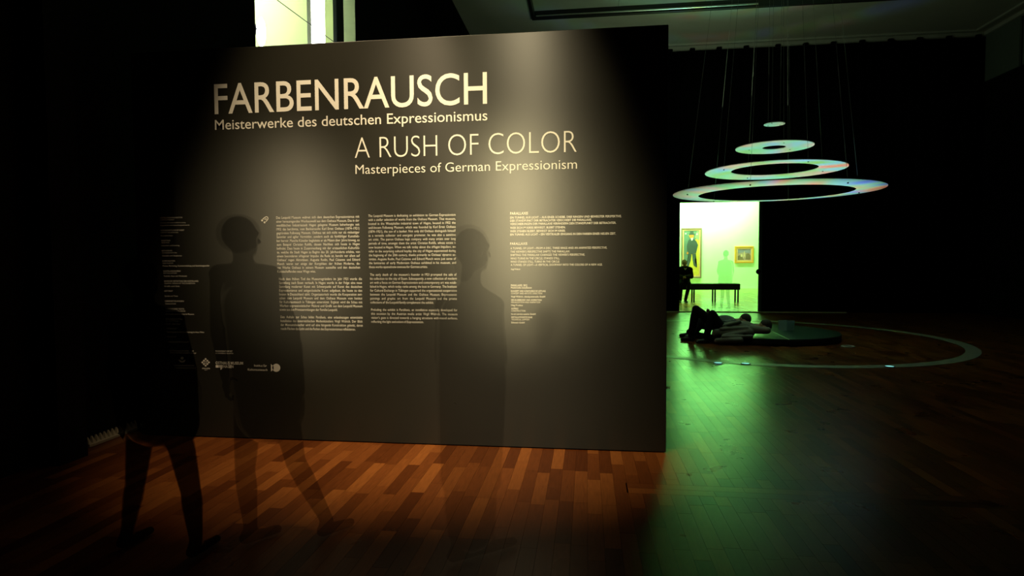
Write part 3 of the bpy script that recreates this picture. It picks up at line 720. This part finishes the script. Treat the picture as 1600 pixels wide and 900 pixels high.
# washer light is strong: pigments are deep so that they keep their colour
Y_, T_, B_, F_, W_ = C('paint_yellow', (1, .36, .07)), C('paint_teal', (.16, .12, .2)), C('paint_blue_black', (.07, .04, .09)), C('paint_ochre', (.9, .14, .05)), C('paint_cream', (1, .45, .8))
G_ = C('paint_pale_green', (.4, .22, .25))
def ell(cx, cy, rx, ry, n=14): return [(cx + rx * math.cos(2 * PI * k / n), cy + ry * math.sin(2 * PI * k / n)) for k in range(n)]
M_gilt = mat('greyed_gold_frame', (.3, .1, .14), rough=.5); M_lin = mat('pale_gold_liner', (.95, .3, .25), rough=.6); M_gold = mat('gold_frame', (1, .24, .05), rough=.5)
picture('painting', 'tall painting of a dark-suited figure with hat on yellow and teal ground', 1064.8, 1096, 356.5, 434.3, .07, M_gilt, M_lin,
  [(None, Y_), ([(0, 1), (0, .22), (.12, .18), (.3, .45), (.75, .8), (1, .87), (1, 1)], T_), ([(.72, .84), (1, .78), (1, .98), (.86, .99)], G_), (ell(.12, .93, .05, .015), W_), (ell(.3, .9, .05, .015), G_), (ell(.85, .92, .06, .018), W_),
   ([(.28, .78), (.45, .82), (.62, .82), (.82, .76), (.93, .68), (.86, .58), (.8, .5), (.34, .46), (.22, .55), (.2, .66)], B_),
   ([(.34, .47), (.5, .46), (.45, .33), (.32, .2), (.3, .03), (.2, .06), (.2, .25)], B_), ([(.55, .48), (.78, .49), (.74, .3), (.88, .2), (.85, .18), (.66, .22), (.6, .32)], B_),
   (ell(.5, .88, .16, .055), F_), ([(.44, .83), (.62, .84), (.58, .79), (.5, .77)], W_), ([(.32, .92), (.4, .925), (.4, .985), (.62, .985), (.64, .925), (.72, .92), (.7, .905), (.34, .905)], B_), (ell(.24, .5, .06, .03), F_)])
S1, S2, S3, S4 = C('paint_blue_grey', (.35, .16, .45)), C('paint_grey_rose', (.6, .2, .35)), C('paint_pale_figure', (1, .34, .4)), C('paint_olive', (.3, .1, .12))
picture('painting', 'small wide painting of pale figures in a gold frame', 1148.2, 1177.5, 384.8, 410.8, .08, M_gold, M_lin,
  [(None, S2), ([(0, .62), (.4, .7), (1, .6), (1, 1), (0, 1)], S1), ([(0, .0), (0, .35), (.25, .5), (.45, .1), (.5, 0)], S4), ([(.6, .05), (.65, .55), (.85, .62), (1, .4), (1, .05)], S4),
   ([(.42, .1), (.46, .6), (.52, .85), (.58, .6), (.6, .1), (.52, .4)], S3), (ell(.3, .42, .08, .14), S3)])

# ------------------------------------------------------------------ people
def capsule(bm, a, b, ra, rb, n=14):
    a, b = Vector(a), Vector(b); d = b - a
    q = d.to_track_quat('Z', 'Y').to_matrix(); L = d.length; rings = []
    prof = [(-ra * math.cos(t), ra * math.sin(t)) for t in (0.15, .5, .9, 1.25)] + [(0, ra), (L * .5, (ra + rb) / 2), (L, rb)] + [(L + rb * math.cos(t), rb * math.sin(t)) for t in (1.25, .9, .5, .15)]
    for z, r in prof: rings.append([bm.verts.new(a + q @ Vector((r * math.cos(2 * PI * k / n), r * math.sin(2 * PI * k / n), z))) for k in range(n)])
    for A, B in zip(rings, rings[1:]):
        for k in range(n): bm.faces.new((A[k], A[(k + 1) % n], B[(k + 1) % n], B[k]))
    bm.faces.new(rings[0]); bm.faces.new(rings[-1])
def basis(up, side):
    up = up.normalized(); side = (side - up * side.dot(up)).normalized(); f = up.cross(side)   # side = person's right
    return Matrix((side, f, up)).transposed()
def meld(name, bm, m, parent, vox=.011, smooth=4):
    bmesh.ops.recalc_face_normals(bm, faces=bm.faces)
    me = bpy.data.meshes.new(name); bm.to_mesh(me); bm.free()
    o = bpy.data.objects.new('tmp', me); COL.objects.link(o)
    r = o.modifiers.new('r', 'REMESH'); r.mode = 'VOXEL'; r.voxel_size = vox; r.use_smooth_shade = True
    s = o.modifiers.new('s', 'SMOOTH'); s.iterations = smooth; s.factor = .5
    dg = bpy.context.evaluated_depsgraph_get(); me2 = bpy.data.meshes.new_from_object(o.evaluated_get(dg))
    bpy.data.objects.remove(o); bpy.data.meshes.remove(me)
    me2.name = name; me2.materials.clear(); me2.materials.append(m)
    return link(name, me2, None, parent, True)
def head(bm, c, hb, s=1.0):
    """head with brow, nose, chin, lips and ears; hb = basis (right, forward, up)"""
    P = lambda x, y, z: c + hb @ (Vector((x, y, z)) * s)
    ball(bm, P(0, -.008, .02), Vector((.074, .094, .098)) * s, hb); ball(bm, P(0, .03, -.045), Vector((.055, .06, .065)) * s, hb)
    ball(bm, P(0, .066, -.085), Vector((.026, .022, .02)) * s, hb); capsule(bm, P(0, .088, .008), P(0, .106, -.026), .009 * s, .014 * s, 8)
    ball(bm, P(0, .083, -.055), Vector((.024, .012, .008)) * s, hb)
    for sx in (-1, 1):
        ball(bm, P(sx * .075, -.005, -.008), Vector((.01, .02, .032)) * s, hb, 10)
        ball(bm, P(sx * .03, .078, .026), Vector((.024, .014, .009)) * s, hb, 10)
def hand(bm, w_, d, palm, s=1.0, curl=.5):
    """palm and five separate fingers; d = direction of the hand, palm = palm normal"""
    d = d.normalized(); palm = (palm - d * palm.dot(d)).normalized(); sd = d.cross(palm)
    ball(bm, w_ + d * .045 * s, Vector((.04, .014, .052)) * s, Matrix((sd, palm, d)).transposed(), 12)
    for i, (o, L) in enumerate(((-.029, .068), (-.01, .078), (.01, .073), (.028, .058))):
        p = w_ + (d * .085 + sd * o) * s; dd = d
        for k in range(3):
            dd = (dd + palm * curl * .45).normalized(); q = p + dd * L * s * (.45, .32, .25)[k]
            capsule(bm, p, q, (.0092 - .001 * k) * s, (.0085 - .001 * k) * s, 8); p = q
    p = w_ + (d * .025 - sd * .036) * s; q = p + (d * .4 - sd * .8 + palm * .3).normalized() * .035 * s; r = q + (d * .9 - sd * .2 + palm * .3).normalized() * .032 * s
    capsule(bm, p, q, .012 * s, .0105 * s, 8); capsule(bm, q, r, .0105 * s, .009 * s, 8)
def torso(bm, J, s, g=0, B=None):
    B = B or basis(J['neck'] - J['pelvis'], J['shR'] - J['shL'])
    ch = J['pelvis'].lerp(J['neck'], .68); wa = J['pelvis'].lerp(J['neck'], .36)
    ball(bm, ch, Vector((.158 * s + g, .105 * s + g, .17 * s + g)), B); ball(bm, wa, Vector((.135 * s + g, .095 * s + g, .15 * s + g)), B)
    ball(bm, J['pelvis'], Vector((.162 * s + g, .112 * s + g, .13 * s + g)), B)
    for k in ('shL', 'shR'): capsule(bm, J['pelvis'].lerp(J['neck'], .9), J[k], .07 * s + g, .058 * s + g)
def arm(bm, J, k, s, g=0):
    capsule(bm, J['sh' + k], J['el' + k], .052 * s + g, .04 * s + g); capsule(bm, J['el' + k], J['wr' + k], .04 * s + g, .026 * s + g)
def leg(bm, J, k, s, g=0):
    capsule(bm, J['hp' + k], J['kn' + k], .088 * s + g, .055 * s + g)
    ca = J['kn' + k].lerp(J['an' + k], .3); capsule(bm, J['kn' + k], ca, .054 * s + g, .056 * s + g); capsule(bm, ca, J['an' + k], .056 * s + g, .036 * s + g)
def foot(bm, J, k, s, g=0):
    capsule(bm, J['an' + k], J['he' + k], .036 * s + g, .034 * s + g); capsule(bm, J['he' + k], J['to' + k], .036 * s + g, .026 * s + g)
def body(t, J, m, s=1.0, hb=None, extra=None, vox=.011, curl=.5, palms=None):
    bm = bm_new(); torso(bm, J, s)
    capsule(bm, J['neck'] - (J['head'] - J['neck']) * .1, J['head'] - (J['head'] - J['neck']) * .3, .056 * s, .05 * s)
    head(bm, J['head'], hb, s)
    for k in 'LR':
        arm(bm, J, k, s); leg(bm, J, k, s); foot(bm, J, k, s)
        hand(bm, J['wr' + k], J['wr' + k] - J['el' + k] if 'hd' + k not in J else J['hd' + k], (palms or {}).get(k, Vector((0, -1, 0.2))), s, curl)
    if extra: extra(bm)
    return meld('body', bm, m, t, vox)
def complete(J, fwd, s=1.0):
    """fill hips and feet that are not given; fwd = where the toes point"""
    side = (J['shR'] - J['shL']).normalized()
    for k, sg in (('L', -1), ('R', 1)):
        J.setdefault('hp' + k, J['pelvis'] + side * sg * .085 * s - Vector((0, 0, .03)))
        f = J.get('f' + k, fwd)
        J.setdefault('he' + k, Vector((J['an' + k].x, J['an' + k].y, .045)) - f * .03); J.setdefault('to' + k, Vector((J['an' + k].x, J['an' + k].y, .03)) + f * .15)
    return J

def visitor(label, J, opac, s, fwd, hb, hair, extra, dark=(.004, .003, .002)):
    J = complete({k: Vector(v) for k, v in J.items()}, Vector(fwd), s)
    t = thing('person', label, 'person', (J['pelvis'].x, J['pelvis'].y, 0))
    m = ghost_mat('faded_visitor', dark, opac)
    body(t, J, m, s, hb, extra, .013, palms={'L': Vector((1, 0, 0)), 'R': Vector((-1, 0, 0))})
    bm = bm_new(); hair(bm, J['head'], hb, s); meld('hair', bm, ghost_mat('faded_hair', dark, opac * .55), t, .013)
    return t
UPB = lambda f: basis(Vector((0, 0, 1)), Vector((f[1], -f[0], 0)))
def cap_hair(r=(.088, .105, .105), z=.025, y=-.02, tail=0):
    def f(bm, c, hb, s):
        ball(bm, c + hb @ Vector((0, y, z)) * s, Vector(r) * s, hb)
        if tail: ball(bm, c + hb @ Vector((0, -.05, -.07)) * s, Vector((.07, .05, .09)) * s, hb)
    return f
# visitor with bushy hair, walking, in front of the left of the wall
Y2 = 3.0
def a2(x, y, dy=0): return at(x, y, Y2 + dy)
fw2 = Vector((.55, .83, 0)).normalized()
J = dict(head=a2(376, 371), neck=a2(381, 412), pelvis=a2(412, 572), shL=a2(343, 428), shR=a2(424, 430), elL=a2(340, 520), elR=a2(458, 520), wrL=a2(352, 590, .1), wrR=a2(464, 596, .05),
         knL=a2(383, 735, -.02), anL=at(393, 868, 2.92), knR=a2(462, 722), anR=at(512, 838, 3.05), hpL=a2(390, 600), hpR=a2(436, 598))
J['anL'].z = .09; J['anR'].z = .09
def coat2(bm):
    capsule(bm, a2(398, 480), a2(418, 590), .17, .19); capsule(bm, a2(418, 590), a2(424, 640), .19, .18)
    capsule(bm, a2(452, 540), a2(455, 610), .07, .075)
visitor('faded dark silhouette of a walking visitor with bushy hair, legs apart, second from left', J, .5, 1.0, fw2, UPB(fw2), cap_hair((.112, .118, .11), .02, -.01, 0), coat2)
# visitor in a long coat at the middle of the wall
Y3 = 2.9
def a3(x, y, dy=0): return at(x, y, Y3 + dy)
fw3 = Vector((.75, .66, 0)).normalized()
J = dict(head=a3(738, 392), neck=a3(735, 444), pelvis=a3(738, 600), shL=a3(695, 478), shR=a3(772, 478), elL=a3(690, 560), elR=a3(782, 560), wrL=a3(702, 630, .1), wrR=a3(776, 635, .05),
         knL=a3(712, 745), anL=at(716, 872, 2.85), knR=a3(762, 745), anR=at(764, 868, 2.95))
J['anL'].z = .09; J['anR'].z = .09
def coat3(bm):
    capsule(bm, a3(736, 500), a3(738, 600), .17, .18); capsule(bm, a3(738, 600), a3(736, 740), .18, .165); capsule(bm, a3(735, 740), a3(736, 820), .15, .13)
visitor('faint silhouette of a standing visitor in a long coat before the middle of the wall', J, .27, .97, fw3, UPB(fw3), cap_hair((.098, .12, .125), .015, -.02, 1), coat3)
# dark visitor at the far left
Y1 = 2.75
def a1(x, y, dy=0): return at(x, y, Y1 + dy)
fw1 = Vector((.1, 1, 0)).normalized()
J = dict(head=a1(222, 436), neck=a1(226, 474), pelvis=a1(246, 620), shL=a1(188, 500), shR=a1(272, 500), elL=a1(178, 580), elR=a1(296, 575), wrL=a1(188, 650), wrR=a1(304, 640),
         knL=a1(212, 752), anL=at(200, 868, 2.8), knR=a1(298, 765), anR=at(308, 890, 2.75))
J['anL'].z = .09; J['anR'].z = .09
def coat1(bm):
    capsule(bm, a1(232, 530), a1(248, 630), .17, .2); capsule(bm, a1(248, 620), a1(252, 640), .2, .19)
visitor('nearly black silhouette of a short visitor standing at the far left', J, .93, .92, fw1, UPB(fw1), cap_hair((.085, .1, .1)), coat1)
# ghost of a visitor in the doorway
Y4 = 19.1
def a4(x, y, dy=0): return at(x, y, Y4 + dy)
fw4 = Vector((-.3, 1, 0)).normalized()
J = dict(head=a4(1134, 397), neck=a4(1134, 405), pelvis=a4(1133, 436), shL=a4(1125, 410), shR=a4(1143, 410), elL=a4(1122, 423), elR=a4(1145, 423), wrL=a4(1124, 434, .1), wrR=a4(1143, 435, .1),
         knL=a4(1129, 458), anL=a4(1127, 478), knR=a4(1137, 458), anR=a4(1139, 479))
J['anL'].z = .09; J['anR'].z = .09
def coat4(bm): capsule(bm, a4(1134, 415), a4(1133, 440), .2, .22)
visitor('pale see-through silhouette of a visitor standing in the bright doorway', J, .42, 1.03, fw4, UPB(fw4), cap_hair(), coat4, (.08, .06, .03))

# seated attendant on the bench
M_skin = mat('skin', (.3, .16, .09), rough=.6); M_dark = mat('black_wool', (.008, .008, .007), rough=.95, spec=.1); M_hairg = mat('grey_hair', (.08, .06, .03), rough=.9)
M_shoe = mat('black_shoe_leather', (.01, .01, .01), rough=.35)
def dress(t, J, s, jm, tm, sm, jg=.014, hm=None, hb=None, vox=.012, skirt=None):
    bm = bm_new(); torso(bm, J, s, jg); arm(bm, J, 'L', s, jg); arm(bm, J, 'R', s, jg)
    if skirt: skirt(bm)
    meld('jacket', bm, jm, t, vox)
    bm = bm_new(); leg(bm, J, 'L', s, .013); leg(bm, J, 'R', s, .013); ball(bm, J['pelvis'], (.16 * s, .13 * s, .14 * s), basis(J['neck'] - J['pelvis'], J['shR'] - J['shL'])); meld('trousers', bm, tm, t, vox)
    for k in 'LR': bm = bm_new(); foot(bm, J, k, s, .009); meld('shoe', bm, sm, t, vox * .8)
    if hm:
        bm = bm_new(); ball(bm, J['head'] + hb @ Vector((0, -.028, .035)) * s, Vector((.082, .094, .095)) * s, hb); meld('hair', bm, hm, t, vox * .8)
SY = BY + .1
def s_(x, y, dy=0): return at(x, y, SY + dy)
J = dict(head=s_(1069.5, 411.5), neck=s_(1070, 418), pelvis=s_(1069, 437.5, .15), shL=s_(1078, 421.5), shR=s_(1061, 421.5), elL=s_(1080, 432, -.1), elR=s_(1059, 432, -.1), wrL=s_(1072.5, 433, -.3), wrR=s_(1066, 433, -.3),
         knL=s_(1077, 444, -.38), knR=s_(1064, 444, -.38), anL=s_(1071, 462, -.42), anR=s_(1063, 461, -.42))
J['anL'].z = .09; J['anR'].z = .09; J['fL'] = Vector((.25, -.95, 0)); J['fR'] = Vector((-.25, -.95, 0))
J = complete(J, Vector((0, -1, 0)), 1.1); hb = UPB((0, -1, 0))
t = thing('person', 'seated visitor in black clothes with folded arms on the bench beyond the doorway', 'person', (J['pelvis'].x, J['pelvis'].y, 0))
body(t, J, M_skin, 1.1, hb, None, .011, .8, {'L': Vector((0, 1, 0)), 'R': Vector((0, 1, 0))}); dress(t, J, 1.1, M_dark, M_dark, M_shoe, .045, M_hairg, hb)
bm = bm_new(); c = J['neck']; tube(bm, [c + Vector((-.06, -.05, .03)), c + Vector((-.03, -.1, -.03)), c + Vector((0, -.12, -.08)), c + Vector((.03, -.1, -.03)), c + Vector((.06, -.05, .03))], .012, 8)
bm_obj('collar', bm, M_white, t, True)

# two visitors lying on the platform
M_jack = mat('olive_jacket', (.14, .13, .09), rough=.75, noise=(14, .3), bump=.4); M_trs = mat('black_trousers', (.008, .007, .009), rough=.9, spec=.15)
M_jack2 = mat('dark_patterned_pullover', (.1, .1, .09), rough=.85, noise=(35, .8)); M_hair = mat('brown_hair', (.03, .017, .008), rough=.8)
def lying(label, LY, hx, dz, jm, hm, knz, kx, fx, armup, s=1.0, lapel=False):
    z = MH + .115 + dz; hz = MH + .15 + dz
    J = dict(head=(hx, LY - .02, hz), neck=(hx - .17, LY, z + .01), pelvis=(hx - .74, LY, z + .0), shL=(hx - .24, LY + .17, z), shR=(hx - .24, LY - .17, z),
             hpL=(hx - .78, LY + .085, z), hpR=(hx - .78, LY - .085, z), knL=(kx[0], LY + .1, knz[0]), knR=(kx[1], LY - .12, knz[1]), anL=(fx[0], LY + .12, .1), anR=(fx[1], LY - .14, .1))
    J = {k: Vector(v) for k, v in J.items()}
    if armup:   # hands behind the head
        J['elR'] = Vector((hx - .03, LY - .32, z + .0)); J['wrR'] = Vector((hx + .05, LY - .1, hz - .04)); J['elL'] = Vector((hx - .03, LY + .32, z)); J['wrL'] = Vector((hx + .05, LY + .1, hz - .04))
    else:       # forearms on the belly
        J['elR'] = Vector((hx - .5, LY - .24, z - .02)); J['wrR'] = Vector((hx - .6, LY - .05, z + .13)); J['elL'] = Vector((hx - .5, LY + .24, z)); J['wrL'] = Vector((hx - .62, LY + .04, z + .14))
    J['fL'] = Vector((-1, .1, 0)); J['fR'] = Vector((-1, -.1, 0))
    J = complete(J, Vector((-1, 0, 0))); hb = basis(Vector((1, 0, .12)), Vector((0, -1, 0)))
    t = thing('person', label, 'person', (J['pelvis'].x, J['pelvis'].y, 0))
    body(t, J, M_skin, s, hb, None, .01, .6, {'L': Vector((0, -.2, 1)), 'R': Vector((0, .2, 1))})
    def tails(bm):
        if lapel:   # open jacket spread on the platform
            capsule(bm, (hx - .35, LY - .2, z + .02), (hx - .8, LY - .24, z + .01), .05, .035); capsule(bm, (hx - .4, LY - .25, z - .05), (hx - .78, LY - .32, MH + .035), .05, .03)
            capsule(bm, (hx - .3, LY - .2, MH + .08), (hx - .88, LY - .2, MH + .07), .09, .075); capsule(bm, (hx - .3, LY - .34, MH + .03), (hx - .8, LY - .36, MH + .02), .035, .03)
            capsule(bm, (hx - .5, LY - .4, MH - .03), (hx - .9, LY - .36, MH - .05), .05, .045); capsule(bm, (hx - .45, LY - .1, z + .13), (hx - .78, LY - .17, z + .06), .035, .02)
    dress(t, J, s, jm, M_trs, M_shoe, .016, hm, hb, .011, tails)
    return t
lying('visitor in an olive jacket lying on the platform, knees raised, hands behind head', 11.3, 3.2, .02, M_jack, M_hair, (.60, .53), (2.02, 2.27), (1.93, 2.16), True, 1.13, True)
lying('visitor in a dark patterned pullover lying behind the one in the olive jacket', 11.92, 3.0, .07, M_jack2, M_hair, (.34, .38), (2.3, 2.26), (2.0, 2.05), False, 1.13)
